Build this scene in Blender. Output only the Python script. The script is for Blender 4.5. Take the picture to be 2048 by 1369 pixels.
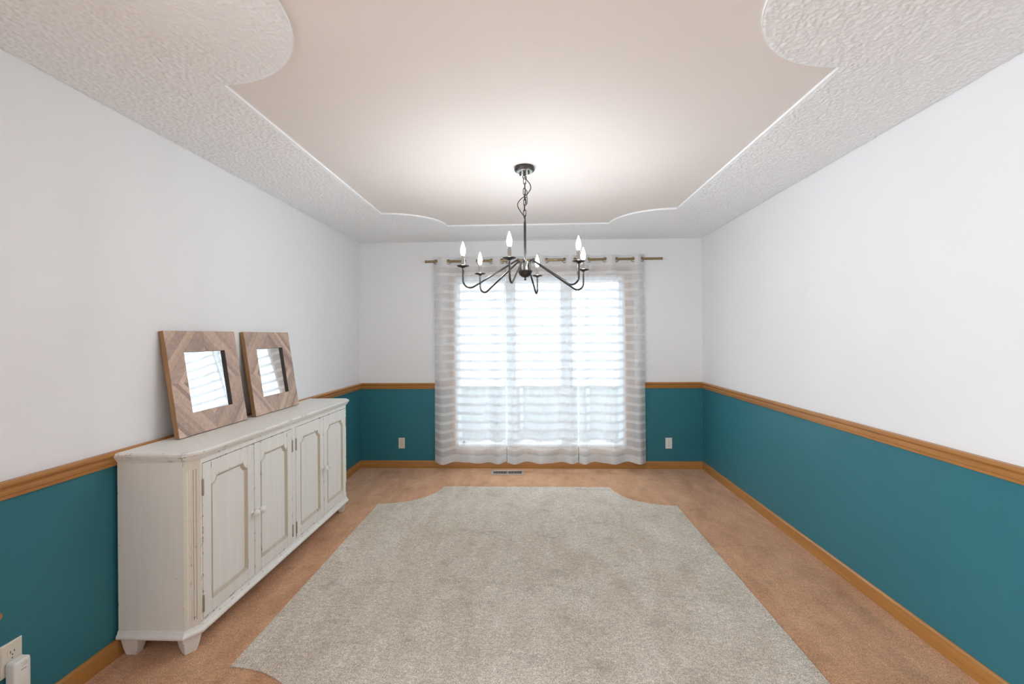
import bpy, bmesh, math, random
from mathutils import Vector, Matrix
from math import pi, sin, cos, sqrt, radians

for o in list(bpy.data.objects):
    bpy.data.objects.remove(o, do_unlink=True)
scene = bpy.context.scene
COL = scene.collection
random.seed(7)

# ------------------------------------------------------------------ camera
FPX, W, H = 942.87, 2048, 1369
CAM_H, YAW, ROLL = 1.4126, 0.03943, -0.00736
cam_d = bpy.data.cameras.new('camera')
cam = bpy.data.objects.new('camera', cam_d)
COL.objects.link(cam)
cam_d.sensor_fit = 'HORIZONTAL'
cam_d.sensor_width = 36.0
cam_d.lens = FPX / W * 36.0
cam_d.shift_y = -(684.5 - 673.3) / W
cam_d.clip_start = 0.02
cam.matrix_world = (Matrix.Translation((0, 0, CAM_H)) @ Matrix.Rotation(YAW, 4, 'Z')
                    @ Matrix.Rotation(pi / 2, 4, 'X') @ Matrix.Rotation(ROLL, 4, 'Z'))
scene.camera = cam

# ------------------------------------------------------------------ world, daylight, exposure
SKY = 3.7              # zenith; an overcast sky is a third of that at the horizon
world = bpy.data.worlds.new('overcast_sky')
scene.world = world
world.use_nodes = True
wn = world.node_tree.nodes
wn['Background'].inputs[0].default_value = (0.82, 0.92, 1.0, 1)
wl = world.node_tree.links
w_tc = wn.new('ShaderNodeTexCoord'); w_sep = wn.new('ShaderNodeSeparateXYZ')
w_ab = wn.new('ShaderNodeMath'); w_ab.operation = 'MAXIMUM'; w_ab.inputs[1].default_value = 0.0
w_ma = wn.new('ShaderNodeMath'); w_ma.operation = 'MULTIPLY_ADD'
wl.new(w_tc.outputs['Generated'], w_sep.inputs[0]); wl.new(w_sep.outputs[2], w_ab.inputs[0]); wl.new(w_ab.outputs[0], w_ma.inputs[0])
w_ma.inputs[1].default_value = SKY * 2 / 3; w_ma.inputs[2].default_value = SKY / 3
wl.new(w_ma.outputs[0], wn['Background'].inputs[1])

XL, XR, YB, ZC = -1.851, 1.808, 5.047, 2.44
YF = 0.70                      # inner face of the wall with the opening
HALL_Y = -2.6                  # far end of the adjoining room behind the camera
XC = (XL + XR) / 2

def area(name, loc, rot, sx, sy, power, col, portal=False):
    d = bpy.data.lights.new(name, 'AREA')
    d.shape = 'RECTANGLE'; d.size = sx; d.size_y = sy
    d.energy = power; d.color = col
    if portal: d.cycles.is_portal = True
    o = bpy.data.objects.new(name, d)
    o.location = loc; o.rotation_euler = rot
    COL.objects.link(o)
    return o
# daylight of the adjoining room's windows, behind the camera
area('adjoining_room_daylight', (-2.66, -1.1, 1.25), (radians(90), 0, radians(-90)), 2.6, 2.0, 30, (0.80, 0.91, 1.0))
# importance portal for the sky seen through the big window
area('window_portal', (0.1, 5.35, 1.15), (radians(-90), 0, 0), 2.1, 2.1, 1, (1, 1, 1), True)

vs = scene.view_settings
vs.view_transform = 'Standard'
vs.look = 'None'
vs.exposure = 2.02
vs.gamma = 1.0
vs.use_curve_mapping = False
scene.cycles.use_denoising = True
scene.cycles.max_bounces = 10
scene.cycles.use_adaptive_sampling = True
scene.cycles.adaptive_threshold = 0.05
scene.cycles.adaptive_min_samples = 20
scene.cycles.diffuse_bounces = 6
scene.cycles.transparent_max_bounces = 12
scene.cycles.sample_clamp_indirect = 6.0

# ------------------------------------------------------------------ material helpers
def new_mat(name):
    m = bpy.data.materials.new(name)
    m.use_nodes = True
    nt = m.node_tree
    b = nt.nodes['Principled BSDF']
    return m, nt, b
def N(nt, t, **kw):
    n = nt.nodes.new(t)
    for k, v in kw.items():
        if k.startswith('in_'):
            n.inputs[int(k[3:])].default_value = v
        else:
            setattr(n, k, v)
    return n
def noise(nt, co, scale, detail=3, rough=.55):
    n = N(nt, 'ShaderNodeTexNoise')
    n.inputs['Scale'].default_value = scale
    n.inputs['Detail'].default_value = detail
    n.inputs['Roughness'].default_value = rough
    if co is not None: nt.links.new(co, n.inputs['Vector'])
    return n.outputs['Fac']
def ramp(nt, fac, stops):
    r = N(nt, 'ShaderNodeValToRGB')
    e = r.color_ramp.elements
    while len(e) < len(stops): e.new(0.5)
    for i, (p, c) in enumerate(stops):
        e[i].position = p
        e[i].color = (c, c, c, 1) if isinstance(c, (int, float)) else (*c, 1)
    nt.links.new(fac, r.inputs[0])
    return r.outputs[0]
def mixc(nt, fac, a, b, mode='MIX'):
    m = N(nt, 'ShaderNodeMix', data_type='RGBA', blend_type=mode)
    for s, v in ((m.inputs['Factor'], fac), (m.inputs[6], a), (m.inputs[7], b)):
        if hasattr(v, 'is_output'): nt.links.new(v, s)
        elif isinstance(v, (int, float)): s.default_value = v
        else: s.default_value = (*v, 1)
    return m.outputs[2]
def math_(nt, op, a, b=None, c=None):
    m = N(nt, 'ShaderNodeMath', operation=op)
    for s, v in zip(m.inputs, (a, b, c)):
        if v is None: continue
        if hasattr(v, 'is_output'): nt.links.new(v, s)
        else: s.default_value = v
    return m.outputs[0]
def mapping(nt, scale=(1, 1, 1), src='Object', rot=(0, 0, 0)):
    tc = N(nt, 'ShaderNodeTexCoord')
    mp = N(nt, 'ShaderNodeMapping')
    mp.inputs['Scale'].default_value = scale
    mp.inputs['Rotation'].default_value = rot
    nt.links.new(tc.outputs[src], mp.inputs['Vector'])
    return mp.outputs[0]
def world_co(nt, scale=(1, 1, 1), rot=(0, 0, 0)):
    g = N(nt, 'ShaderNodeNewGeometry')
    mp = N(nt, 'ShaderNodeMapping')
    mp.inputs['Scale'].default_value = scale
    mp.inputs['Rotation'].default_value = rot
    nt.links.new(g.outputs['Position'], mp.inputs['Vector'])
    return mp.outputs[0]
def bump(nt, b, h, strength=.3, dist=.002):
    n = N(nt, 'ShaderNodeBump')
    n.inputs['Strength'].default_value = strength
    n.inputs['Distance'].default_value = dist
    nt.links.new(h, n.inputs['Height'])
    nt.links.new(n.outputs[0], b.inputs['Normal'])
def simple(name, col, rough=.5, metal=0.0, spec=.5):
    m, nt, b = new_mat(name)
    b.inputs['Base Color'].default_value = (*col, 1)
    b.inputs['Roughness'].default_value = rough
    b.inputs['Metallic'].default_value = metal
    b.inputs['Specular IOR Level'].default_value = spec
    return m
def paint(name, col, rough, spec=.4, var=.04):
    m, nt, b = new_mat(name)
    co = world_co(nt)
    f = noise(nt, co, 2.2, 4)
    c2 = tuple(x * (1 - var) for x in col)
    nt.links.new(mixc(nt, f, col, c2), b.inputs['Base Color'])
    b.inputs['Roughness'].default_value = rough
    b.inputs['Specular IOR Level'].default_value = spec
    bump(nt, b, noise(nt, co, 160, 1), .12, .0015)
    return m
def carpet(name, light, dark, sheen):
    m, nt, b = new_mat(name)
    co = world_co(nt)
    big = noise(nt, world_co(nt, (1.6, 0.9, 1), (0, 0, .35)), 1.7, 5, .62)
    streak = noise(nt, world_co(nt, (3.2, 1.1, 1), (0, 0, -.6)), 2.6, 4, .6)
    fine = noise(nt, co, 240, 2, .6)
    mid = noise(nt, world_co(nt, (1, 2.2, 1)), 22, 4, .7)
    v = math_(nt, 'ADD', math_(nt, 'MULTIPLY', big, .5), math_(nt, 'MULTIPLY', streak, .5))
    v = ramp(nt, v, [(.36, 0.0), (.62, 1.0)])
    c = mixc(nt, v, dark, light)
    g = ramp(nt, fine, [(.30, .45), (.70, 1.40)])
    c = mixc(nt, 1.0, c, g, 'MULTIPLY')
    clump = noise(nt, co, 85, 3, .6)
    c = mixc(nt, 1.0, c, ramp(nt, clump, [(.32, .80), (.68, 1.16)]), 'MULTIPLY')
    # worn, soiled patches of their own shape
    soil = ramp(nt, noise(nt, world_co(nt, (1.0, 1.5, 1), (0, 0, .5)), 4.6, 5, .68), [(.54, 1.0), (.66, .85)])
    c = mixc(nt, 1.0, c, soil, 'MULTIPLY')
    g2 = ramp(nt, mid, [(.30, .86), (.70, 1.08)])
    c = mixc(nt, 1.0, c, g2, 'MULTIPLY')
    nt.links.new(c, b.inputs['Base Color'])
    b.inputs['Roughness'].default_value = .95
    b.inputs['Specular IOR Level'].default_value = .1
    b.inputs['Sheen Weight'].default_value = sheen
    b.inputs['Sheen Roughness'].default_value = .45
    h = math_(nt, 'ADD', noise(nt, co, 300, 2), math_(nt, 'MULTIPLY', mid, .5))
    bump(nt, b, h, .8, .006)
    return m
def wood(name, light, dark, axis_scale, rough=.35, coat=.15, obj_rand=False):
    m, nt, b = new_mat(name)
    co = mapping(nt, axis_scale)
    f = noise(nt, co, 3.0, 6, .65)
    f2 = noise(nt, co, 14.0, 3, .6)
    k = math_(nt, 'ADD', math_(nt, 'MULTIPLY', f, .65), math_(nt, 'MULTIPLY', f2, .35))
    k = ramp(nt, k, [(.32, 0.0), (.66, 1.0)])
    c = mixc(nt, k, dark, light)
    if obj_rand:
        oi = N(nt, 'ShaderNodeObjectInfo')
        tone = ramp(nt, oi.outputs['Random'], [(0, (.60, .55, .56)), (.3, (.85, .80, .78)), (.65, (1.0, .93, .86)), (1, (1.28, 1.22, 1.18))])
        c = mixc(nt, 1.0, c, tone, 'MULTIPLY')
    nt.links.new(c, b.inputs['Base Color'])
    b.inputs['Roughness'].default_value = rough
    b.inputs['Coat Weight'].default_value = coat
    b.inputs['Coat Roughness'].default_value = .25
    bump(nt, b, f2, .08, .001)
    return m
def distressed(name, col, glaze, chip_t):
    m, nt, b = new_mat(name)
    co = world_co(nt)
    streak = noise(nt, world_co(nt, (9, 9, 1.0)), 3.5, 4)
    c = mixc(nt, ramp(nt, streak, [(.35, 0.0), (.7, 1.0)]), glaze, col)
    # chips of missing paint along the edges
    bev = N(nt, 'ShaderNodeBevel', samples=4)
    bev.inputs['Radius'].default_value = .007
    geo = N(nt, 'ShaderNodeNewGeometry')
    dot = N(nt, 'ShaderNodeVectorMath', operation='DOT_PRODUCT')
    nt.links.new(bev.outputs[0], dot.inputs[0]); nt.links.new(geo.outputs['Normal'], dot.inputs[1])
    edge = ramp(nt, dot.outputs['Value'], [(.90, 1.0), (.995, 0.0)])
    chip = ramp(nt, noise(nt, co, 26, 3, .6), [(chip_t, 0.0), (chip_t + .025, 1.0)])
    patch = ramp(nt, noise(nt, co, 5.5, 2), [(.44, 0.0), (.50, 1.0)])
    mask = math_(nt, 'MULTIPLY', math_(nt, 'MULTIPLY', edge, chip), patch)
    speck = ramp(nt, noise(nt, co, 75, 2), [(.775, 0.0), (.785, 1.0)])
    mask = math_(nt, 'MAXIMUM', mask, math_(nt, 'MULTIPLY', speck, patch))
    c = mixc(nt, mask, c, (.075, .05, .032))
    nt.links.new(c, b.inputs['Base Color'])
    b.inputs['Roughness'].default_value = .48
    bump(nt, b, math_(nt, 'SUBTRACT', streak, mask), .15, .001)
    return m

MAT = {}
MAT['white'] = paint('white_wall_paint', (.86, .87, .88), .55, .3, .02)
MAT['teal'] = paint('teal_wall_paint', (.036, .190, .238), .45, .3, .08)
MAT['tray'] = paint('peach_ceiling_paint', (.81, .765, .735), .7, .2, .03)
# popcorn ceiling
m, nt, b = new_mat('popcorn_texture')
co = world_co(nt)
h1 = noise(nt, co, 150, 2, .55)
h2 = noise(nt, co, 48, 2, .5)
hh = math_(nt, 'ADD', ramp(nt, h1, [(.38, 0.0), (.62, 1.0)]), math_(nt, 'MULTIPLY', h2, .6))
b.inputs['Base Color'].default_value = (.88, .905, .925, 1)
b.inputs['Roughness'].default_value = .95
b.inputs['Specular IOR Level'].default_value = .1
MAT['popcorn'] = m
MAT['border'] = carpet('rust_brown_carpet', (.90, .50, .27), (.62, .29, .13), .35)
MAT['inlay'] = carpet('beige_grey_carpet', (.86, .77, .66), (.70, .59, .465), .2)
MAT['oak_x'] = wood('honey_oak_along_x', (.50, .235, .065), (.36, .145, .03), (.5, 14, 14))
MAT['oak_y'] = wood('honey_oak_along_y', (.50, .235, .065), (.36, .145, .03), (14, .5, 14))
MAT['oak_z'] = wood('honey_oak_along_z', (.50, .235, .065), (.36, .145, .03), (14, 14, .5))
MAT['cream'] = distressed('distressed_cream_paint', (.84, .83, .79), (.80, .785, .735), .56)
MAT['glaze'] = distressed('glazed_moulding_paint', (.60, .54, .44), (.53, .47, .37), .66)
MAT['cream_warm'] = distressed('warm_cream_paint', (.74, .70, .61), (.70, .655, .56), .67)
MAT['hinge'] = simple('tarnished_hinge', (.36, .31, .24), .45, .4)
MAT['mirror'] = simple('mirror_glass', (.92, .93, .93), .01, 1.0)
MAT['frame_side'] = wood('raw_frame_side_wood', (.40, .22, .10), (.28, .14, .055), (10, 10, 1.5), .6, 0)
MAT['strip_a'] = wood('veneer_strip_rising', (.64, .50, .42), (.44, .33, .27), (1, 14, 14), .55, 0, True)
MAT['dark_edge'] = simple('dark_mirror_liner', (.05, .04, .035), .6)
MAT['black_metal'] = simple('black_bronze_metal', (.075, .073, .070), .28, .9)
MAT['nickel'] = simple('polished_nickel', (.55, .53, .50), .12, 1.0)
MAT['bronze'] = simple('antique_brass', (.34, .26, .15), .3, 1.0)
MAT['cord'] = simple('dark_cord', (.03, .025, .022), .7)
MAT['plastic'] = simple('white_plastic', (.80, .80, .76), .35)
MAT['ivory'] = simple('ivory_plastic', (.72, .68, .58), .35)
MAT['slot'] = simple('dark_slot', (.02, .02, .02), .8)
MAT['grey_print'] = simple('grey_print', (.42, .42, .42), .7)
MAT['vent'] = simple('beige_vent_metal', (.52, .46, .39), .4, .3)
MAT['vinyl'] = simple('white_vinyl', (.80, .82, .84), .35)
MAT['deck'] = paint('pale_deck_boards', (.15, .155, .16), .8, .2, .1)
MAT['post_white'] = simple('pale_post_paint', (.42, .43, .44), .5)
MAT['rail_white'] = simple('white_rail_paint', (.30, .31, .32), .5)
# window glass: mostly clear, a little reflective
m, nt, b = new_mat('window_glass')
nt.nodes.remove(b)
tr = N(nt, 'ShaderNodeBsdfTransparent'); tr.inputs[0].default_value = (.96, .98, .98, 1)
gl = N(nt, 'ShaderNodeBsdfGlossy'); gl.inputs['Roughness'].default_value = .02
mx = N(nt, 'ShaderNodeMixShader'); mx.inputs[0].default_value = .06
nt.links.new(tr.outputs[0], mx.inputs[1]); nt.links.new(gl.outputs[0], mx.inputs[2])
nt.links.new(mx.outputs[0], nt.nodes['Material Output'].inputs[0])
MAT['glass'] = m
# lit candle bulb
m, nt, b = new_mat('lit_bulb')
b.inputs['Emission Color'].default_value = (.91, .96, 1.0, 1)
b.inputs['Emission Strength'].default_value = 65
b.inputs['Base Color'].default_value = (1, 1, 1, 1)
MAT['bulb'] = m
# striped sheer curtain: UV.y holds the height of the cloth in metres
m, nt, b = new_mat('striped_sheer')
nt.nodes.remove(b)
uv = N(nt, 'ShaderNodeUVMap'); uv.uv_map = 'UVMap'
sx = N(nt, 'ShaderNodeSeparateXYZ'); nt.links.new(uv.outputs[0], sx.inputs[0])
ph = math_(nt, 'FRACT', math_(nt, 'ADD', math_(nt, 'DIVIDE', math_(nt, 'SUBTRACT', sx.outputs[1], .231), .0922), 20.5))
dist = math_(nt, 'ABSOLUTE', math_(nt, 'SUBTRACT', ph, .5))
band = ramp(nt, dist, [(.155, 1.0), (.185, 0.0)])
hem = ramp(nt, sx.outputs[1], [(.155, 1.0), (.160, 0.0)])
# stripe map above works in fraction of a period; the header and the hem are dense
head = ramp(nt, math_(nt, 'SUBTRACT', sx.outputs[1], 1.5), [(.655, 0.0), (.660, 1.0)])
dense = math_(nt, 'MAXIMUM', band, math_(nt, 'MAXIMUM', hem, head))
mp = N(nt, 'ShaderNodeMapping'); mp.inputs['Scale'].default_value = (420, 14, 1)
nt.links.new(uv.outputs[0], mp.inputs['Vector'])
weave = noise(nt, mp.outputs[0], 1.0, 2)
fac = math_(nt, 'ADD', math_(nt, 'MULTIPLY', dense, .25), math_(nt, 'ADD', .62, math_(nt, 'MULTIPLY', weave, .14)))
dif = N(nt, 'ShaderNodeBsdfDiffuse'); dif.inputs[0].default_value = (.96, .96, .96, 1)
tl = N(nt, 'ShaderNodeBsdfTranslucent'); tl.inputs[0].default_value = (.28, .30, .32, 1)
cl = N(nt, 'ShaderNodeMixShader'); cl.inputs[0].default_value = .29
nt.links.new(dif.outputs[0], cl.inputs[1]); nt.links.new(tl.outputs[0], cl.inputs[2])
trn = N(nt, 'ShaderNodeBsdfTransparent')
mx = N(nt, 'ShaderNodeMixShader')
nt.links.new(fac, mx.inputs[0]); nt.links.new(trn.outputs[0], mx.inputs[1]); nt.links.new(cl.outputs[0], mx.inputs[2])
nt.links.new(mx.outputs[0], nt.nodes['Material Output'].inputs[0])
MAT['sheer'] = m

# ------------------------------------------------------------------ mesh helpers
class MB:
    """collects shapes in world coordinates, builds one mesh object"""
    def __init__(self): self.v, self.f, self.mi = [], [], []
    def add(self, vs, fs, mi=0):
        n = len(self.v)
        self.v += [tuple(v) for v in vs]
        self.f += [tuple(i + n for i in f) for f in fs]
        self.mi += [mi] * len(fs)
        return self
    def box(self, x0, x1, y0, y1, z0, z1, mi=0):
        vs = [(x, y, z) for x in (x0, x1) for y in (y0, y1) for z in (z0, z1)]
        fs = [(0, 1, 3, 2), (4, 6, 7, 5), (0, 4, 5, 1), (2, 3, 7, 6), (0, 2, 6, 4), (1, 5, 7, 3)]
        return self.add(vs, fs, mi)
    def rings(self, rs, cap0=True, cap1=True, closed=False, mi=0):
        n = len(rs[0]); vs = [p for r in rs for p in r]; fs = []
        R = len(rs)
        for i in range(R if closed else R - 1):
            a, b_ = i * n, ((i + 1) % R) * n
            for j in range(n):
                k = (j + 1) % n
                fs.append((a + j, a + k, b_ + k, b_ + j))
        if not closed:
            if cap0: fs.append(tuple(reversed(range(n))))
            if cap1: fs.append(tuple((R - 1) * n + j for j in range(n)))
        return self.add(vs, fs, mi)
    def lathe(self, prof, c=(0, 0, 0), seg=24, axis='Z', mi=0):
        rs = []
        for r, h in prof:
            ring = []
            for i in range(seg):
                a = 2 * pi * i / seg
                p = (r * cos(a), r * sin(a), h)
                if axis == 'X': p = (h, r * cos(a), r * sin(a))
                elif axis == 'Y': p = (r * sin(a), h, r * cos(a))
                ring.append((p[0] + c[0], p[1] + c[1], p[2] + c[2]))
            rs.append(ring)
        return self.rings(rs, mi=mi)
    def tube(self, pts, r, seg=10, closed=False, mi=0):
        pts = [Vector(p) for p in pts]; n = len(pts); rs = []
        up = None
        for i, p in enumerate(pts):
            a = pts[(i - 1) % n] if (closed or i > 0) else p
            b_ = pts[(i + 1) % n] if (closed or i < n - 1) else p
            t = (b_ - a).normalized()
            if up is None:
                up = Vector((0, 0, 1)) if abs(t.z) < .9 else Vector((1, 0, 0))
            s = t.cross(up).normalized(); up = s.cross(t).normalized()
            rr = r[i] if isinstance(r, (list, tuple)) else r
            rs.append([p + s * (rr * cos(2 * pi * j / seg)) + up * (rr * sin(2 * pi * j / seg)) for j in range(seg)])
        return self.rings(rs, closed=closed, mi=mi)
    def prism(self, poly, fn, t0, t1, mi=0):
        """poly 2-D list, fn(a,b,t)->xyz"""
        return self.rings([[fn(a, b_, t0) for a, b_ in poly], [fn(a, b_, t1) for a, b_ in poly]], mi=mi)
    def build(self, name, mats, parent=None, smooth=None, bevel=0, origin=None):
        me = bpy.data.meshes.new(name)
        loc = Vector(parent['_loc']) if parent is not None else Vector(origin or (0, 0, 0))
        me.from_pydata([Vector(v) - loc for v in self.v], [], self.f)
        if isinstance(mats, str): mats = [mats]
        for k in mats: me.materials.append(MAT[k])
        me.polygons.foreach_set('material_index', self.mi)
        bm = bmesh.new(); bm.from_mesh(me)
        bmesh.ops.recalc_face_normals(bm, faces=bm.faces)
        bm.to_mesh(me); bm.free()
        if smooth is not None:
            me.polygons.foreach_set('use_smooth', [True] * len(me.polygons))
            me.set_sharp_from_angle(angle=radians(smooth))
        o = bpy.data.objects.new(name, me)
        COL.objects.link(o)
        if parent is not None: o.parent = parent
        else: o.location = loc
        o['_loc'] = tuple(loc)
        if bevel:
            md = o.modifiers.new('bevel', 'BEVEL'); md.width = bevel; md.segments = 2; md.limit_method = 'ANGLE'
            md.angle_limit = radians(40)
        return o
def part_of(parent_part, mb, name, mats, **kw):
    """sub-part: a child of a part that already sits at its thing's origin"""
    return mb.build(name, mats, parent_part, **kw)
def struct(o):
    o['kind'] = 'structure'; return o
def tag(o, label, cat, group=None):
    o['label'] = label; o['category'] = cat
    if group: o['group'] = group
    return o
def thing(name, loc, label, cat, group=None):
    o = bpy.data.objects.new(name, None)
    o.empty_display_size = .05
    COL.objects.link(o); o.location = loc; o['_loc'] = tuple(loc)
    return tag(o, label, cat, group)
def px(x, y, axis, val):
    """photo pixel -> point on the plane axis=val"""
    a, b_ = x - 1024, y - 673.29
    cr, sr = cos(ROLL), sin(ROLL)
    u, v = cr * a + sr * b_, -sr * a + cr * b_
    c, s = cos(YAW), sin(YAW)
    d = (c * u / FPX - s, s * u / FPX + c, -v / FPX)
    o = (0, 0, CAM_H)
    t = (val - o[axis]) / d[axis]
    return Vector((o[0] + t * d[0], o[1] + t * d[1], o[2] + t * d[2]))

# ------------------------------------------------------------------ room shell
ZR = .885            # paint line behind the chair rail
T = .12
def wall2(mb, x0, x1, y0, y1, z0, z1):
    """wall piece: teal below the rail, white above"""
    if z0 < ZR: mb.box(x0, x1, y0, y1, z0, min(z1, ZR), 1)
    if z1 > ZR: mb.box(x0, x1, y0, y1, max(z0, ZR), z1, 0)
ZT = ZC + .16
mb = MB(); wall2(mb, XL - T, XL, YF - T, YB, 0, ZT)
struct(mb.build('wall_left', ['white', 'teal']))
mb = MB(); wall2(mb, XR, XR + T, YF - T, YB, 0, ZT)
struct(mb.build('wall_right', ['white', 'teal']))
# back wall with the window opening
WX0, WX1, WZ0, WZ1 = -.815, 1.000, .235, 2.060
mb = MB()
wall2(mb, XL - T, WX0, YB, YB + T, 0, ZT)
wall2(mb, WX1, XR + T, YB, YB + T, 0, ZT)
wall2(mb, WX0, WX1, YB, YB + T, 0, WZ0)
wall2(mb, WX0, WX1, YB, YB + T, WZ1, ZT)
struct(mb.build('wall_back', ['white', 'teal']))
# front wall with the wide opening the photograph was taken through
OX0, OX1, OZ = -1.62, 1.58, 2.36
mb = MB()
wall2(mb, XL, OX0, YF - T, YF, 0, ZC)
wall2(mb, OX1, XR, YF - T, YF, 0, ZC)
wall2(mb, OX0, OX1, YF - T, YF, OZ, ZC)
struct(mb.build('wall_front', ['white', 'teal']))
# adjoining room behind the camera
HX0, HX1 = -2.7, 2.7
for nm, a in (('wall_adjoining_left', (HX0 - T, HX0, HALL_Y, YF - T)), ('wall_adjoining_right', (HX1, HX1 + T, HALL_Y, YF - T)),
              ('wall_adjoining_rear', (HX0, HX1, HALL_Y - T, HALL_Y))):
    struct(MB().box(*a, 0, ZT).build(nm, 'white'))
for nm, a in (('wall_adjoining_near_left', (HX0, XL - T, YF - T, YF)), ('wall_adjoining_near_right', (XR + T, HX1, YF - T, YF))):
    struct(MB().box(*a, 0, ZT).build(nm, 'white'))
floor = struct(MB().box(HX0 - T, HX1 + T, HALL_Y - T, YB + T, -.12, 0).build('floor', 'border'))
# outline shared by the carpet inlay and the ceiling tray
TX0, TX1, TY0, TY1, TR = -1.236, 1.198, 1.395, 4.357, .470
def tray_outline(x0, x1, y0, y1, r, n=18):
    pts = []
    for cx, cy, a0 in ((x1, y0, 180), (x1, y1, 270), (x0, y1, 0), (x0, y0, 90)):
        # quarter circle centred on each outer corner, bulging into the field
        for i in range(n + 1):
            a = radians(a0 - 90 * i / n)
            pts.append((cx + r * cos(a), cy + r * sin(a)))
    return pts
def plate_with_hole(outer, hole, z, zt, up, name, mat):
    bm = bmesh.new()
    es = []
    for loop in (outer, hole):
        vv = [bm.verts.new((x, y, z)) for x, y in loop]
        es += [bm.edges.new((vv[i], vv[(i + 1) % len(vv)])) for i in range(len(vv))]
    bmesh.ops.triangle_fill(bm, use_beauty=True, edges=es)
    for f in bm.faces:
        if (f.normal.z > 0) != up: f.normal_flip()
    ext = bmesh.ops.extrude_face_region(bm, geom=bm.faces[:])
    bmesh.ops.translate(bm, verts=[g for g in ext['geom'] if isinstance(g, bmesh.types.BMVert)], vec=(0, 0, zt - z))
    bmesh.ops.recalc_face_normals(bm, faces=bm.faces)
    me = bpy.data.meshes.new(name); bm.to_mesh(me); bm.free()
    me.materials.append(MAT[mat])
    o = bpy.data.objects.new(name, me); COL.objects.link(o); o['_loc'] = (0, 0, 0)
    return o
fl_out = tray_outline(-1.300, 1.196, 1.502, 4.412, .470)
fl_out = [(x, y - .075 if (x > 0 and y < 2.2) else y) for x, y in fl_out]
inl = MB().prism(fl_out, lambda a, b_, t: (a, b_, t), 0.0, .005).build('carpet_inlay', 'inlay', floor, bevel=.002)
inl['label'] = 'pale beige carpet field with scalloped corners'
ceil_pts = tray_outline(TX0, TX1, TY0, TY1, TR)
ceiling = struct(plate_with_hole([(XL, YF), (XR, YF), (XR, YB), (XL, YB)], ceil_pts, ZC, ZC + .012, False, 'ceiling', 'popcorn'))
tp = MB().box(XL, XR, YF, YB, ZC + .012, ZC + .10).build('tray_panel', 'tray', ceiling)
tp['label'] = 'smooth peach recessed ceiling panel with scalloped corners'
# sprayed popcorn grains as real relief hanging under the plaster
import numpy as np
def popcorn_relief():
    st = .0047
    xs = np.arange(XL + .002, XR - .002, st); ys = np.arange(YF + .002, YB - .002, st)
    rng = np.random.default_rng(5)
    n = rng.random((len(ys), len(xs)))
    k = (n + .5 * (np.roll(n, 1, 0) + np.roll(n, -1, 0) + np.roll(n, 1, 1) + np.roll(n, -1, 1))) / 3.0
    k = np.clip((k - .36) / .30, 0, 1)
    X, Y = np.meshgrid(xs, ys)
    # keep out of the scalloped tray
    def inside(g):
        a = (X > TX0 - g) & (X < TX1 + g) & (Y > TY0 - g) & (Y < TY1 + g)
        for cx in (TX0, TX1):
            for cy in (TY0, TY1):
                a &= (X - cx) ** 2 + (Y - cy) ** 2 > (TR - g) ** 2
        return a
    d = np.where(inside(.008), 0.0, k * .0046)
    Z = ZC - .0002 - d
    idx = np.arange(X.size).reshape(X.shape)
    keep = ~inside(.0015)
    kq = keep[:-1, :-1] & keep[1:, :-1] & keep[:-1, 1:] & keep[1:, 1:]
    q = np.stack([idx[:-1, :-1][kq], idx[1:, :-1][kq], idx[1:, 1:][kq], idx[:-1, 1:][kq]], 1)
    used = np.unique(q); rm = np.full(X.size, -1); rm[used] = np.arange(len(used)); q = rm[q]
    co_ = np.stack([X.ravel()[used], Y.ravel()[used], Z.ravel()[used]], 1).astype(np.float32)
    me = bpy.data.meshes.new('popcorn_relief')
    me.vertices.add(len(co_)); me.vertices.foreach_set('co', co_.ravel())
    me.loops.add(q.size); me.loops.foreach_set('vertex_index', q.ravel().astype(np.int32))
    me.polygons.add(len(q)); me.polygons.foreach_set('loop_start', np.arange(0, q.size, 4, dtype=np.int32))
    me.polygons.foreach_set('use_smooth', np.ones(len(q), dtype=bool))
    me.update(calc_edges=True); me.validate()
    me.materials.append(MAT['popcorn'])
    o = bpy.data.objects.new('popcorn_relief', me); COL.objects.link(o); o.parent = ceiling
    o['kind'] = 'stuff'; o['label'] = 'bumpy white sprayed popcorn texture'
popcorn_relief()
struct(MB().box(HX0 - T, HX1 + T, HALL_Y - T, YF - T, ZC, ZT).build('ceiling_adjoining', 'white'))

# ------------------------------------------------------------------ trim
RAIL = [(0, .853), (.010, .853), (.012, .858), (.012, .866), (.016, .870), (.017, .880), (.013, .885), (.013, .891), (.020, .896), (.025, .903), (.025, .911), (.020, .917), (0, .918)]
BASE = [(0, 0), (.013, 0), (.013, .066), (.010, .074), (.005, .079), (0, .080)]
def trim(name, prof, kind, a0, a1, m0=0, m1=0):
    """prof (depth, z); kind L/R/B wall; m0/m1 mitre the ends with the depth"""
    mb = MB(); rs = []
    for a, mm in ((a0, m0), (a1, m1)):
        ring = []
        for d, z in prof:
            if kind == 'L': ring.append((XL + d, a + mm * d, z))
            elif kind == 'R': ring.append((XR - d, a + mm * d, z))
            elif kind == 'B': ring.append((a + mm * d, YB - d, z))
            elif kind == 'F': ring.append((a + mm * d, YF + d, z))
        rs.append(ring)
    return struct(mb.rings(rs).build(name, 'oak_x' if kind in 'BF' else 'oak_y', smooth=25))
trim('trim_1', RAIL, 'L', YF, YB, 1, -1)
trim('trim_2', RAIL, 'R', YF, YB, 1, -1)
trim('trim_3', RAIL, 'B', XL, WX0 - .075, 1, 0)
trim('trim_4', RAIL, 'B', WX1 + .075, XR, 0, -1)
trim('baseboard_left', BASE, 'L', YF, YB, 1, -1)
trim('baseboard_right', BASE, 'R', YF, YB, 1, -1)
trim('baseboard_back', BASE, 'B', XL, XR, 1, -1)

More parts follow.
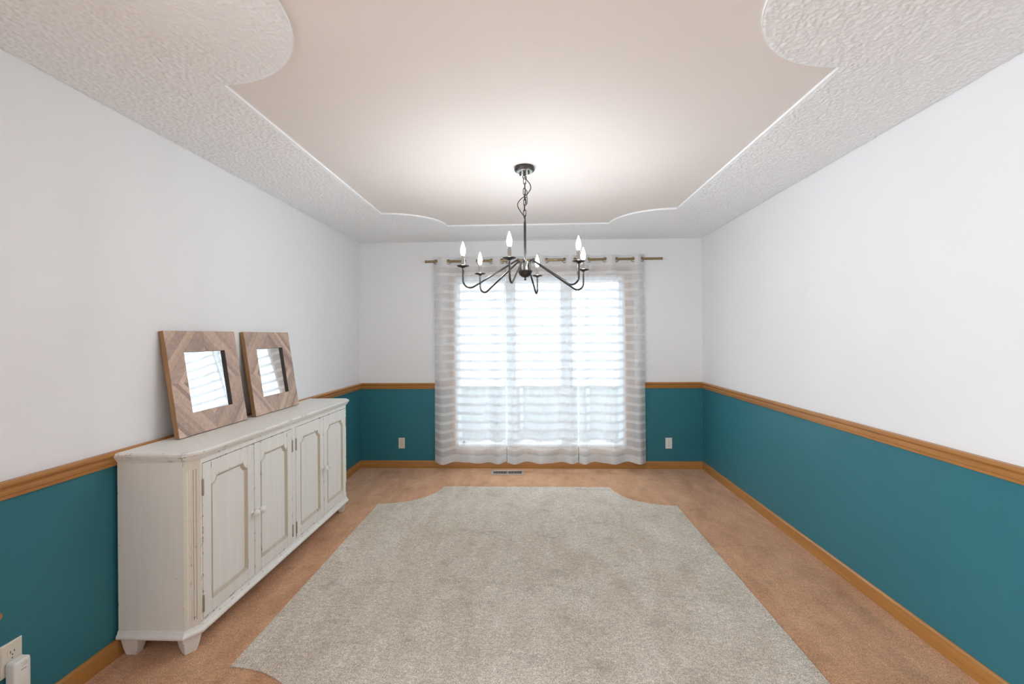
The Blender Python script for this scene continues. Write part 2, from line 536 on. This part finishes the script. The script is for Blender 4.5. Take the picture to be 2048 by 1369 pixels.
# ------------------------------------------------------------------ window
win = thing('window_1', ((WX0 + WX1) / 2, YB + .05, WZ0), 'tall three-light window with white sashes and oak casing', 'window')
win['kind'] = 'structure'
cw = .075
MB().box(WX0 - cw, WX0, YB - .016, YB - .001, WZ0 - cw, WZ1 + cw).build('casing', 'oak_z', win, bevel=.004)
MB().box(WX1, WX1 + cw, YB - .016, YB - .001, WZ0 - cw, WZ1 + cw).build('casing', 'oak_z', win, bevel=.004)
MB().box(WX0, WX1, YB - .016, YB - .001, WZ1, WZ1 + cw).build('casing', 'oak_x', win, bevel=.004)
MB().box(WX0, WX1, YB - .016, YB - .001, WZ0 - cw, WZ0).build('casing', 'oak_x', win, bevel=.004)
# jamb frame and two mullions
fx = [(WX0, WX0 + .03), (-.262, -.182), (.345, .430), (WX1 - .03, WX1)]
mb = MB()
for a, b_ in fx: mb.box(a, b_, YB + .0, YB + .11, WZ0, WZ1)
for a, b_ in ((fx[0][1], fx[1][0]), (fx[1][1], fx[2][0]), (fx[2][1], fx[3][0])):
    mb.box(a, b_, YB, YB + .11, WZ0, WZ0 + .025); mb.box(a, b_, YB, YB + .11, WZ1 - .025, WZ1)
mb.build('window_frame', 'vinyl', win)
for a, b_ in ((fx[0][1], fx[1][0]), (fx[1][1], fx[2][0]), (fx[2][1], fx[3][0])):
    z0, z1, s = WZ0 + .025, WZ1 - .025, .022
    mb = MB()
    mb.box(a, a + s, YB + .05, YB + .09, z0, z1).box(b_ - s, b_, YB + .05, YB + .09, z0, z1)
    mb.box(a + s, b_ - s, YB + .05, YB + .09, z0, z0 + s).box(a + s, b_ - s, YB + .05, YB + .09, z1 - s, z1)
    sash = mb.build('sash', 'vinyl', win)
    MB().box(a + s, b_ - s, YB + .068, YB + .072, z0 + s, z1 - s).build('pane', 'glass', sash)
for cx in (-.73, .90):
    mb = MB().lathe([(.012, 0), (.012, -.012), (.006, -.016)], (cx, YB + .05, WZ0 + .036), 12, 'Y')
    mb.tube([(cx, YB + .036, WZ0 + .036), (cx + .012, YB + .025, WZ0 + .03), (cx + .014, YB + .022, WZ0 + .008)], .005, 8)
    mb.build('crank_handle', 'black_metal', win, smooth=50)

# outside: deck and white railing
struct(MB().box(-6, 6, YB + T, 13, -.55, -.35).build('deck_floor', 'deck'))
DY = 8.6
fence = thing('board_fence', (0, DY, -.35), 'low pale board fence outside, faint behind the sheer curtains', 'fence')
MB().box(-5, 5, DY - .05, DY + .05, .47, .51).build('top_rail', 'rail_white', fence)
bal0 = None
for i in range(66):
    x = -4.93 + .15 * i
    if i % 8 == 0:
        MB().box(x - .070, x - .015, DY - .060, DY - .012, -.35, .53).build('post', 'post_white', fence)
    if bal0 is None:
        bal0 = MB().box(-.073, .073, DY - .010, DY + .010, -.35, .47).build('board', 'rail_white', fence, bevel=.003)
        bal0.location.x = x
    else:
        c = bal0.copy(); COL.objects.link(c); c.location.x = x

# ------------------------------------------------------------------ curtain rod and curtains
YROD = YB - .085
rodL, rodR = px(850, 523, 1, YROD), px(1325, 518, 1, YROD)
ZROD = (rodL.z + rodR.z) / 2
rod = thing('curtain_rod', ((rodL.x + rodR.x) / 2, YROD, ZROD), 'brass curtain rod across the top of the window', 'curtain rod')
MB().lathe([(.0125, rodL.x + .012), (.0125, rodR.x - .012)], (0, YROD, ZROD), 16, 'X').build('rod', 'bronze', rod, smooth=40)
for a, b_ in ((rodL.x, rodL.x + .014), (rodR.x - .014, rodR.x)):
    MB().lathe([(.012, a), (.0145, a + .002), (.0145, b_ - .002), (.012, b_)], (0, YROD, ZROD), 16, 'X').build('end_cap', 'bronze', rod, smooth=40)
for bx_ in (-.93, 1.12):
    mb = MB().box(bx_ - .012, bx_ + .012, YB - .006, YB, ZROD - .03, ZROD + .03)
    mb.box(bx_ - .005, bx_ + .005, YROD, YB - .004, ZROD - .022, ZROD - .012)
    mb.build('bracket', 'bronze', rod)

panels = [
    ('left', 868.5, 1010.2, [872, 897, 928, 956, 983, 1004]),
    ('middle', 1011.2, 1154, [1015, 1036, 1067, 1093, 1129, 1150]),
    ('right', 1155.4, 1288, [1159, 1177, 1210, 1233, 1267, 1283.5]),
]
ZTOP_C, ZBOT = ZROD + .045, .078
for k, (side, xa, xb, gr) in enumerate(panels):
    gx = [px(g, 520, 1, YROD).x for g in gr]
    x0, x1 = px(xa, 520, 1, YROD).x, px(xb, 520, 1, YROD).x
    def phase(x):
        if x <= gx[0]: return -(gx[0] - x) / (gx[1] - gx[0])
        for i in range(5):
            if x <= gx[i + 1]: return i + (x - gx[i]) / (gx[i + 1] - gx[i])
        return 5 + (x - gx[5]) / (gx[5] - gx[4])
    lab = {'left': 'striped white sheer curtain panel nearest the sideboard',
           'middle': 'striped white sheer curtain panel between the two other panels',
           'right': 'striped white sheer curtain panel nearest the blue wall'}[side]
    root = thing('curtain', ((x0 + x1) / 2, YROD, ZBOT), lab, 'curtain', 'striped sheer curtains on one rod')
    NX, NZ = 150, 56
    rnd = random.Random(k * 11 + 3)
    p1, p2 = rnd.uniform(0, 6), rnd.uniform(0, 6)
    verts, uvs, faces = [], [], []
    for j in range(NZ + 1):
        t = j / NZ
        for i in range(NX + 1):
            s = i / NX
            x = x0 + (x1 - x0) * s
            low = (1 - t)
            amp = .030 + .006 * low
            y = -amp * sin(pi * phase(x))
            y += low * (.010 * sin(9 * s + p1 + 1.2 * low) + .006 * sin(23 * s + p2 - .9 * low))
            flare = low * (-.012 if k == 0 else .012 if k == 2 else 0) * (abs(s - (1 if k == 0 else 0)))
            hemw = .007 * sin(11 * s + p2) + .004 * sin(25 * s + p1)
            z = ZBOT + (ZTOP_C - ZBOT) * t + hemw * low ** 2
            verts.append((x + flare + low * .004 * sin(17 * s + p1) * sin(pi * s), YROD + y, z))
            uvs.append((s * (x1 - x0) * 1.3, ZBOT + (ZTOP_C - ZBOT) * t))
    for j in range(NZ):
        for i in range(NX):
            a = j * (NX + 1) + i
            faces.append((a, a + 1, a + NX + 2, a + NX + 1))
    me = bpy.data.meshes.new('fabric')
    loc = Vector(root['_loc'])
    me.from_pydata([Vector(v) - loc for v in verts], [], faces)
    ul = me.uv_layers.new(name='UVMap')
    for li, l in enumerate(me.loops): ul.data[li].uv = uvs[l.vertex_index]
    me.polygons.foreach_set('use_smooth', [True] * len(me.polygons))
    me.materials.append(MAT['sheer'])
    fo = bpy.data.objects.new('fabric', me); COL.objects.link(fo); fo.parent = root
    for i, g in enumerate(gx):
        # ring lying in the cloth where it crosses the rod
        e = .002
        tx = Vector((2 * e, -.030 * (sin(pi * phase(g + e)) - sin(pi * phase(g - e))), 0)).normalized()
        tx = (tx * .75 + Vector((.25 if tx.x > 0 else -.25, 0, 0))).normalized()
        up = Vector((0, 0, 1)); c = Vector((g, YROD, ZROD - .006))
        pts = [c + tx * (.0235 * cos(a)) + up * (.0235 * sin(a)) for a in [2 * pi * q / 24 for q in range(24)]]
        MB().tube(pts, .0042, 8, True).build('grommet', 'bronze', root, smooth=60)

# ------------------------------------------------------------------ chandelier
CX, CY = -.030, 2.895
ZP = ZC + .012
ch = thing('chandelier', (CX, CY, ZP), 'black six-arm candle chandelier hanging on a chain from the ceiling', 'chandelier')
ch_c = (CX, CY, 0)
can = MB().lathe([(.060, ZP), (.0625, ZP - .003), (.0625, ZP - .020), (.058, ZP - .026), (.050, ZP - .028), (.0, ZP - .028)], ch_c, 40).build('canopy', 'black_metal', ch, smooth=40)
MB().lathe([(.049, ZP - .027), (.047, ZP - .032), (.020, ZP - .035), (.0, ZP - .035)], ch_c, 36).build('canopy_plate', 'nickel', can, smooth=40)
for dx, dy in ((-.026, .012), (.026, -.014)):
    MB().lathe([(.0055, ZP - .032), (.0055, ZP - .047), (.003, ZP - .050), (0, ZP - .050)], (CX + dx, CY + dy, 0), 12).build('canopy_screw', 'black_metal', can, smooth=40)
MB().lathe([(.009, ZP - .034), (.009, ZP - .048), (.005, ZP - .054), (0, ZP - .054)], ch_c, 14).build('chain_mount', 'black_metal', can, smooth=40)
def ringpts(c, rx, rz, ang, straight=0, n=20):
    pts = []
    for q in range(n):
        a = 2 * pi * q / n
        u, w = rx * cos(a), rx * sin(a)
        w += (rz - rx) * (1 if sin(a) > 0 else -1) if abs(sin(a)) > 1e-6 else 0
        pts.append((c[0] + u * cos(ang), c[1] + u * sin(ang), c[2] + w))
    return pts
ZLOOP = ZP - .062
MB().tube(ringpts((CX, CY, ZLOOP), .012, .012, .35), .0026, 8, True).build('chain_loop', 'black_metal', ch, smooth=60)
ZSTEM = 2.112
nl = 8
top, bot = ZLOOP - .006, ZSTEM + .008
step = (top - bot) / nl
for i in range(nl):
    zc = top - step * (i + .5)
    MB().tube(ringpts((CX + .0015 * sin(i * 2.1), CY, zc), .0078, step * .5 + .0045, .25 + (pi / 2) * (i % 2)), .0022, 8, True).build('chain_link', 'black_metal', ch, smooth=60)
# spare links hanging beside the chain
for dz, dx in ((-.105, .008), (-.148, .010)):
    MB().tube(ringpts((CX + dx, CY - .010, ZLOOP + dz), .0078, .022, .5 + dz * 9), .0022, 8, True).build('chain_link', 'black_metal', ch, smooth=60)
def spline(pts, n=14):
    out = []
    P = [Vector(p) for p in pts]
    P = [P[0] * 2 - P[1]] + P + [P[-1] * 2 - P[-2]]
    for i in range(1, len(P) - 2):
        for q in range(n):
            t = q / n
            a, b_, c, d = P[i - 1:i + 3]
            out.append(.5 * ((2 * b_) + (c - a) * t + (2 * a - 5 * b_ + 4 * c - d) * t * t + (3 * b_ - a - 3 * c + d) * t ** 3))
    out.append(P[-2]); return out
cord = spline([(CX, CY - .004, ZP - .054), (CX + .012, CY - .008, ZP - .080), (CX + .034, CY - .012, ZP - .112), (CX + .036, CY - .014, ZP - .140), (CX + .012, CY - .018, ZP - .175),
               (CX - .028, CY - .014, ZP - .205), (CX - .044, CY - .010, ZP - .235), (CX - .030, CY - .009, ZP - .268), (CX - .008, CY - .006, ZP - .300), (CX + .002, CY - .003, ZP - .330), (CX, CY, ZSTEM)])
MB().tube(cord, .0028, 8).build('cord', 'cord', ch, smooth=60)
ZH = 1.812
MB().lathe([(.0, ZSTEM + .012), (.004, ZSTEM + .012), (.007, ZSTEM + .002), (.0075, ZSTEM - .004), (.0075, ZH), (0, ZH)], ch_c, 16).build('stem', 'black_metal', ch, smooth=40)
hub = MB().lathe([(0, ZH + .004), (.043, ZH + .004), (.045, ZH), (.043, ZH - .004), (.041, ZH - .010), (.034, ZH - .024), (.022, ZH - .034), (.008, ZH - .039), (0, ZH - .040)], ch_c, 32).build('hub_bowl', 'black_metal', ch, smooth=40)
MB().lathe([(0, ZH - .036), (.006, ZH - .039), (.005, ZH - .044), (.008, ZH - .049), (.006, ZH - .055), (0, ZH - .057)], ch_c, 14).build('finial', 'black_metal', hub, smooth=50)
MB().lathe([(0, ZH + .065), (.012, ZH + .062), (.014, ZH + .055), (.014, ZH)], ch_c, 16).build('hub_sleeve', 'nickel', hub, smooth=40)
RA, ZCUP = .384, 1.828
prof = []
r0, rt = .033, .018
for q in range(3): prof.append((r0, ZH + .002 + q * .022))
zc = ZH + .046
a_end = 58                      # arch over the hub, then straight down and out
for q in range(1, 9):
    a = radians(180 - (180 - a_end) * q / 8)
    prof.append((r0 + rt + rt * cos(a), zc + rt * sin(a)))
rb = .042                      # lower bend
cbr = RA - rb
# the straight runs tangent to the bend of radius rb centred at (cbr, zb)
sl = radians(a_end - 90)       # direction of the straight (negative slope)
pr, pz = prof[-1]
zb = None
# bend starts where its tangent has slope tan(sl): centre + rb*(sin(sl), -cos(sl))
sr_, sz_ = cbr + rb * sin(sl), -rb * cos(sl)
zb = pz + (sr_ - pr) * math.tan(sl) - sz_
for q in range(0, 13):
    a = radians(-90) + sl + (pi / 2 - sl) * q / 12
    prof.append((cbr + rb * cos(a), zb + rb * sin(a)))
prof.append((RA, ZCUP))
for k, ang in enumerate((17, 78, 142, 197, 258, 322)):
    c, s = cos(radians(ang)), sin(radians(ang))
    arm = MB().tube([(CX + r * c, CY + r * s, z) for r, z in prof], .0058, 10).build('arm', 'black_metal', ch, smooth=60)
    e = (CX + RA * c, CY + RA * s, ZCUP)
    MB().lathe([(0, -.008), (.009, -.008), (.013, -.004), (.030, -.001), (.038, .005), (.036, .0065), (.028, .003), (0, .003)], e, 28).build('drip_cup', 'black_metal', arm, smooth=40)
    MB().lathe([(.0125, .002), (.0125, .006), (.0105, .009), (.0105, .066), (0, .066)], e, 18).build('candle_sleeve', 'nickel', arm, smooth=40)
    MB().lathe([(.0075, .064), (.0095, .070), (.0130, .080), (.0148, .091), (.0143, .101), (.0118, .114), (.0080, .127), (.0042, .138), (.001, .147)], e, 12).build('bulb', 'bulb', arm, smooth=60)

# ------------------------------------------------------------------ sideboard
SX, SXB, SY0, SY1 = -1.500, -1.836, 2.020, 3.822
CHX, CHY = .036, .060
sb = thing('sideboard', ((SX + SXB) / 2, (SY0 + SY1) / 2, 0), 'distressed cream four-door sideboard against the left wall', 'sideboard')
def outline(d, xf=SX, back=0.0):
    """footprint grown by d on every side but the back"""
    t = d * .55
    return [(SXB - back, SY0 - d), (xf - CHX + t * .6, SY0 - d), (xf + d, SY0 + CHY - t), (xf + d, SY1 - CHY + t), (xf - CHX + t * .6, SY1 + d), (SXB - back, SY1 + d)]
ZTOPS = .911
def loft(prof, name, mat, **kw):
    return MB().rings([[(x, y, z) for x, y in outline(d)] for d, z in prof]).build(name, mat, sb, **kw)
# carcass behind the face frame
car = [(SXB, SY0), (SX - CHX, SY0), (SX - .022, SY0 + CHY * .40), (SX - .022, SY1 - CHY * .40), (SX - CHX, SY1), (SXB, SY1)]
MB().rings([[(x, y, z) for x, y in car] for z in (.105, .872)]).build('body', 'cream', sb)
loft([(.002, .868), (.006, .870), (.007, .875), (.013, .880), (.015, .886), (.015, .889), (.021, .891), (.024, .897), (.024, .904), (.019, .910), (.012, ZTOPS)], 'top', 'cream', smooth=35)
loft([(.002, .086), (.012, .086), (.015, .091), (.015, .097), (.011, .104), (.007, .108), (.005, .118), (.000, .120)], 'base_moulding', 'cream', smooth=35)
# feet
def foot(cx, cy, rot, w, d):
    rs = []
    for s, z in ((1.0, .087), (.97, .070), (.80, .030), (.62, .004), (.60, 0.0)):
        c, s_ = cos(rot), sin(rot)
        rs.append([(cx + c * a * w * s - s_ * b_ * d * s, cy + s_ * a * w * s + c * b_ * d * s, z) for a, b_ in ((-.5, -.5), (.5, -.5), (.5, .5), (-.5, .5))])
    MB().rings(rs).build('foot', 'cream', sb, bevel=.003)
ca = math.atan2(CHY, CHX)
foot(SX - .052, SY0 + .050, ca, .078, .070)
foot(SX - .052, SY1 - .050, -ca, .078, .070)
foot(SXB + .042, SY0 + .036, 0, .078, .062)
foot(SXB + .042, SY1 - .036, 0, .078, .062)
# face frame
DZ0, DZ1 = .135, .842
ff = MB().box(SX - .022, SX, SY0 + CHY, SY1 - CHY, DZ1 + .003, .870).box(SX - .022, SX, SY0 + CHY, SY1 - CHY, .118, DZ0 - .003)
dy = [(2.092, 2.4905), (2.4955, 2.8955), (2.9465, 3.345), (3.350, 3.750)]
ff.box(SX - .022, SX, SY0 + CHY, dy[0][0] - .003, DZ0 - .003, DZ1 + .003).box(SX - .022, SX, dy[1][1] + .003, dy[2][0] - .003, DZ0 - .003, DZ1 + .003)
ff.box(SX - .022, SX, dy[3][1] + .003, SY1 - CHY, DZ0 - .003, DZ1 + .003)
ff.build('face_frame', 'cream', sb, bevel=.0012)
# fluted corner pilasters on the chamfers
for near in (True, False):
    A = Vector((SX - CHX, SY0 if near else SY1, 0)); B = Vector((SX, SY0 + CHY if near else SY1 - CHY, 0))
    t = (B - A); L = t.length; t.normalize()
    n = Vector((t.y, -t.x, 0)) if near else Vector((-t.y, t.x, 0))
    prof = [(0, -.020)]
    x = 0.0
    prof += [(0, .0), (.010, .0)]
    for g in range(4):
        g0 = .0145 + g * .0115
        prof += [(g0, .0), (g0 + .001, -.004), (g0 + .0035, -.004), (g0 + .0045, 0)]
    prof += [(L, 0), (L, -.020)]
    mb = MB()
    def pw(a, b_, z): return A + t * a + n * b_ + Vector((0, 0, z))
    for z0, z1, fl in ((.118, .150, 0), (.150, .825, 1), (.825, .870, 0)):
        pp = prof if fl else [(0, -.020), (0, 0), (L, 0), (L, -.020)]
        mb.prism(pp, lambda a, b_, z: pw(a, b_, z), z0, z1)
    mb.build('fluted_corner', 'cream_warm', sb)
# doors
for k, (y0, y1) in enumerate(dy):
    sw, zt, zbm, r = .058, .768, .196, .036
    a0, a1 = y0 + sw, y1 - sw
    door = MB().box(SX - .020, SX - .015, y0 + .004, y1 - .004, DZ0 + .004, DZ1 - .004).build('door', 'cream', sb)
    for s0, s1 in ((y0, a0 - .0006), (a1 + .0006, y1)):
        MB().box(SX - .015, SX + .0015, s0, s1, DZ0, DZ1).build('stile', 'cream', door, bevel=.0015)
    MB().box(SX - .015, SX + .001, a0 + .0003, a1 - .0003, DZ0, zbm).build('bottom_rail', 'cream', door, bevel=.0012)
    def opening(off, n=8):
        R = r + off
        st = math.asin(min(1, off / R))
        pts = [(a0 + off, zbm + off), (a1 - off, zbm + off)]
        for q in range(n + 1):            # right scallop, from the side up to the top
            a = st + (pi / 2 - 2 * st) * q / n
            pts.append((a1 - R * sin(a), zt - R * cos(a)))
        for q in range(n + 1):
            a = (pi / 2 - st) - (pi / 2 - 2 * st) * q / n
            pts.append((a0 + R * sin(a), zt - R * cos(a)))
        return pts
    # top rail: columns between the scalloped lower edge and the top of the door
    low = sorted(opening(0)[2:])
    low = [(p, z) for i, (p, z) in enumerate(low) if i == 0 or p - low[i - 1][0] > 1e-6]
    mb = MB(); vs_, fs_ = [], []
    for p, z in low:
        p = min(max(p, a0 + .0003), a1 - .0003)
        vs_ += [(SX + .001, p, z), (SX + .001, p, DZ1), (SX - .015, p, z), (SX - .015, p, DZ1)]
    m_ = len(low)
    for i in range(m_ - 1):
        q = 4 * i
        fs_ += [(q, q + 4, q + 5, q + 1), (q + 2, q + 3, q + 7, q + 6), (q, q + 2, q + 6, q + 4), (q + 1, q + 5, q + 7, q + 3)]
    fs_ += [(0, 1, 3, 2), (4 * m_ - 4, 4 * m_ - 2, 4 * m_ - 1, 4 * m_ - 3)]
    mb.add(vs_, fs_).build('top_rail', 'cream', door)
    rs = [[(SX + dx, p, z) for p, z in opening(off)] for off, dx in ((0, -.010), (0, .0025), (.003, .0045), (.006, .0025), (.008, -.002), (.011, -.003), (.015, -.0085), (.015, -.012))]
    MB().rings(rs, cap0=False, cap1=False).build('moulding', 'glaze', door, smooth=30)
    MB().box(SX - .015, SX - .0085, a0 + .002, a1 - .002, zbm + .002, zt - .002).build('panel', 'cream', door)
    hy = y0 - .0015 if k in (0, 2) else y1 + .0015
    for hz in (.735, .205):
        mb = MB().lathe([(.0, -.040), (.003, -.038), (.0046, -.034), (.0046, .034), (.003, .038), (0, .040)], (SX + .003, hy, hz), 10)
        mb.build('hinge', 'hinge', door, smooth=40)
    ky = y1 - .022 if k in (0, 2) else y0 + .026
    MB().lathe([(.012, .0), (.012, .003), (.0065, .006), (.006, .014), (.010, .018), (.0165, .023), (.0185, .030), (.0165, .037), (.010, .042), (0, .0435)], (SX + .001, ky, .478), 20, 'X').build('knob', 'cream', door, smooth=50)

# ------------------------------------------------------------------ mirrors
def clip(poly, a, b_, c):
    """keep a*u+b*v<=c"""
    out = []
    for i in range(len(poly)):
        p, q = poly[i], poly[(i + 1) % len(poly)]
        dp, dq = a * p[0] + b_ * p[1] - c, a * q[0] + b_ * q[1] - c
        if dp <= 0: out.append(p)
        if dp * dq < 0:
            s = dp / (dp - dq)
            out.append((p[0] + s * (q[0] - p[0]), p[1] + s * (q[1] - p[1])))
    return out
def mirror(xb0, xb1, label, jit):
    """bottom front edge between photo columns xb0..xb1 on the sideboard top"""
    XBOT, XTOP = -1.742, -1.822
    P0, P1 = px(xb0, 850, 0, XBOT).y, px(xb1, 850, 0, XBOT).y
    wd = P1 - P0; HH = wd / 2
    hgt = .545
    th = math.asin((XBOT - XTOP) / hgt)
    vdir = Vector((-sin(th), 0, cos(th))); n = Vector((cos(th), 0, sin(th))); u = Vector((0, 1, 0))
    HV = hgt / 2
    thick = .026
    base = Vector((XBOT, (P0 + P1) / 2, ZTOPS + .0005))
    # the back lower edge sits lowest when it leans back, so lift by the tilt of the thickness
    base += Vector((0, 0, thick * sin(th)))
    root = thing('mirror', tuple(base), label, 'mirror', 'wood mirrors leaning on the wall')
    def P(a, b_, d): return base + u * a + vdir * (b_ + HV) + n * d
    gh, gv = .165 * wd / .56, .164 * hgt / .545
    mb = MB()
    for (a0, a1, b0, b1) in ((-HH, HH, gv, HV), (-HH, HH, -HV, -gv), (-HH, -gh, -gv, gv), (gh, HH, -gv, gv)):
        mb.prism([(a0, b0), (a1, b0), (a1, b1), (a0, b1)], P, -thick, -.003)
    mb.build('frame', 'frame_side', root)
    mb = MB()
    for (a0, a1, b0, b1) in ((-gh, gh, gv - .002, gv + .0005), (-gh, gh, -gv - .0005, -gv + .002), (-gh - .0005, -gh + .002, -gv, gv), (gh - .002, gh + .0005, -gv, gv)):
        mb.prism([(a0, b0), (a1, b0), (a1, b1), (a0, b1)], P, -.018, -.002)
    mb.build('liner', 'dark_edge', root)
    MB().prism([(-gh, -gv), (gh, -gv), (gh, gv), (-gh, gv)], P, -.018, -.014).build('mirror_glass', 'mirror', root)
    # veneer strips in concentric diamonds, normalised so the frame is 1 x 1
    hin = gh / HH
    bands = []
    c = hin
    rr = random.Random(jit)
    while c < 2 * hin - .02:
        w = rr.uniform(.10, .17); e = c + w
        if 2 * hin - e < .08: e = 2 * hin
        bands.append((c, e)); c = e
    while c < 1.999:
        w = rr.uniform(.10, .17); e = min(2.0, c + w)
        if 2.0 - e < .10: e = 2.0
        bands.append((c, e)); c = e
    for su in (-1, 1):
        for sv in (-1, 1):
            for c0, c1 in bands:
                dj = 0
                cells = [[(0, 0), (1, 0), (1, 1), (0, 1)]] if c0 >= 2 * hin - 1e-6 else [[(0, hin), (1, hin), (1, 1), (0, 1)], [(hin, 0), (1, 0), (1, 1), (hin, 1)]]
                for cell in cells:
                    q = clip(clip(cell, 1, 1, c1), -1, -1, -c0)
                    if len(q) < 3: continue
                    cu = sum(p[0] for p in q) / len(q); cv = sum(p[1] for p in q) / len(q)
                    q = [(cu + (p[0] - cu) * .99 + 0, cv + (p[1] - cv) * .99) for p in q]
                    q = [(su * a * HH, sv * b_ * HV) for a, b_ in q]
                    MB().prism(q, P, -.004, rr.uniform(-.0006, .0006)).build('veneer_strip', 'strip_a', root)
    return root
mirror(359.5, 495, 'square wood-strip mirror nearer the camera, leaning on the sideboard', 3)
mirror(513, 598, 'square wood-strip mirror nearer the window, leaning on the sideboard', 8)

# ------------------------------------------------------------------ outlets, plug-in, vent, knob
def outlet(c, u, n, label, mat, hide_lower=False):
    """c centre on the wall, u horizontal unit vector, n wall normal"""
    c, u, n = Vector(c), Vector(u), Vector(n)
    up = Vector((0, 0, 1))
    root = thing('wall_outlet', tuple(c), label, 'outlet', 'duplex wall outlets')
    def P(a, b_, d): return c + u * a + up * b_ + n * d
    rs = []
    for ins, d in ((0, 0), (0, .003), (.003, .0055), (.006, .006)):
        w, h = .035 - ins, .0575 - ins
        rs.append([P(a, b_, d) for a, b_ in ((-w, -h), (w, -h), (w, h), (-w, h))])
    MB().rings(rs).build('cover_plate', mat, root)
    for s in (1, -1):
        poly = []
        for q in range(28):
            a = 2 * pi * q / 28
            poly.append((.0172 * cos(a), max(-.0125, min(.0125, .0172 * sin(a))) + s * .0195))
        rec = MB().prism(poly, P, .0055, .0072).build('receptacle', mat, root)
        for dx, hh in ((-.0063, .0042), (.0063, .0034)):
            MB().prism([(dx - .0013, s * .0195 + .003 - hh), (dx + .0013, s * .0195 + .003 - hh), (dx + .0013, s * .0195 + .003 + hh), (dx - .0013, s * .0195 + .003 + hh)], P, .0068, .0075).build('slot', 'slot', rec)
        g = [(.0024 * cos(2 * pi * q / 12), .0024 * sin(2 * pi * q / 12) + s * .0195 - .0072) for q in range(12)]
        MB().prism(g, P, .0068, .0075).build('slot', 'slot', rec)
    g = [(.0028 * cos(2 * pi * q / 12), .0028 * sin(2 * pi * q / 12)) for q in range(12)]
    MB().prism(g, P, .0055, .0072).build('screw', 'hinge', root)
    return P
o1 = (px(797, 876, 1, YB) + px(810, 897.5, 1, YB)) / 2
o2 = (px(1330, 876, 1, YB) + px(1345, 898, 1, YB)) / 2
outlet(o1, (1, 0, 0), (0, -1, 0), 'ivory wall outlet on the dark teal wall left of the curtains', 'ivory')
outlet(o2, (1, 0, 0), (0, -1, 0), 'white wall outlet on the dark teal wall right of the curtains', 'plastic')
LY, LZ = 1.600, .286
P = outlet((XL, LY, LZ), (0, 1, 0), (1, 0, 0), 'ivory wall outlet at the lower left edge with a plug-in device', 'ivory')
# plug-in device over the lower receptacle
pd = thing('plug_in_device', tuple(P(.012, -.075, .02)), 'white plug-in device in the outlet at the lower left edge', 'plug-in device')
rs = []
def rrect(w0, w1, h0, h1, r, n=4):
    pts = []
    for cx, cy, a0 in ((w1 - r, h1 - r, 0), (w0 + r, h1 - r, 90), (w0 + r, h0 + r, 180), (w1 - r, h0 + r, 270)):
        for q in range(n + 1):
            a = radians(a0 + 90 * q / n)
            pts.append((cx + r * cos(a), cy + r * sin(a)))
    return pts
for ins, d in ((.004, .0075), (.0, .012), (0, .036), (.003, .041), (.009, .043)):
    rs.append([P(a, b_, d) for a, b_ in rrect(-.026 + ins, .032 - ins, -.125 + ins, -.006 - ins, .008)])
body = MB().rings(rs).build('body', 'plastic', pd, smooth=40)
MB().prism([(-.004, -.040), (.014, -.040), (.014, -.0414), (-.004, -.0414)], P, .0425, .0434).build('slit', 'slot', body)
# small printed emblem: a swoosh and two lines
sw = [(.006 + .009 * cos(a), -.022 + .005 * sin(a)) for a in [pi * q / 10 for q in range(11)]]
mk = MB().tube([P(a, b_, .0432) for a, b_ in sw], .0005, 5)
for a0, a1, zz in ((.002, .018, -.0235), (-.001, .020, -.0275)):
    mk.prism([(a0, zz), (a1, zz), (a1, zz - .0009), (a0, zz - .0009)], P, .0428, .0434)
mk.build('printed_emblem', 'grey_print', body)
# small wooden knob at the very edge of the picture
kc = px(0, 1226, 0, XL)
kn = MB().lathe([(.006, 0), (.006, .010), (.010, .014), (.0135, .020), (.0135, .027), (.009, .033), (0, .035)], (XL, kc.y - .029, kc.z), 20, 'X').build('wooden_knob', 'oak_x', origin=(XL, kc.y - .029, kc.z), smooth=50)
tag(kn, 'small tan wooden knob on the left wall above the outlet', 'knob')

# floor register
v0, v1 = px(983, 945, 2, 0), px(1048, 945, 2, 0)
vy0, vy1 = 4.800, 4.945
vx0, vx1 = v0.x, v1.x
vr = thing('floor_register', ((vx0 + vx1) / 2, (vy0 + vy1) / 2, 0), 'slotted beige metal floor register in the carpet under the curtains', 'floor vent')
mb = MB()
bw = .022
for (a0, a1, b0, b1) in ((vx0, vx1, vy0, vy0 + bw), (vx0, vx1, vy1 - bw, vy1), (vx0, vx0 + bw, vy0 + bw, vy1 - bw), (vx1 - bw, vx1, vy0 + bw, vy1 - bw)):
    mb.box(a0, a1, b0, b1, .0, .007)
mb.build('frame', 'vent', vr, bevel=.002)
MB().box(vx0 + bw, vx1 - bw, vy0 + bw, vy1 - bw, .0005, .0015).build('duct', 'slot', vr)
nsl = 22
for i in range(nsl + 1):
    x = vx0 + bw + (vx1 - vx0 - 2 * bw) * i / nsl
    w = .0018 if i != nsl // 2 else .006
    MB().box(x - w, x + w, vy0 + bw, vy1 - bw, .001, .006).build('louver', 'vent', vr)
for o in scene.objects:
    if '_loc' in o: del o['_loc']
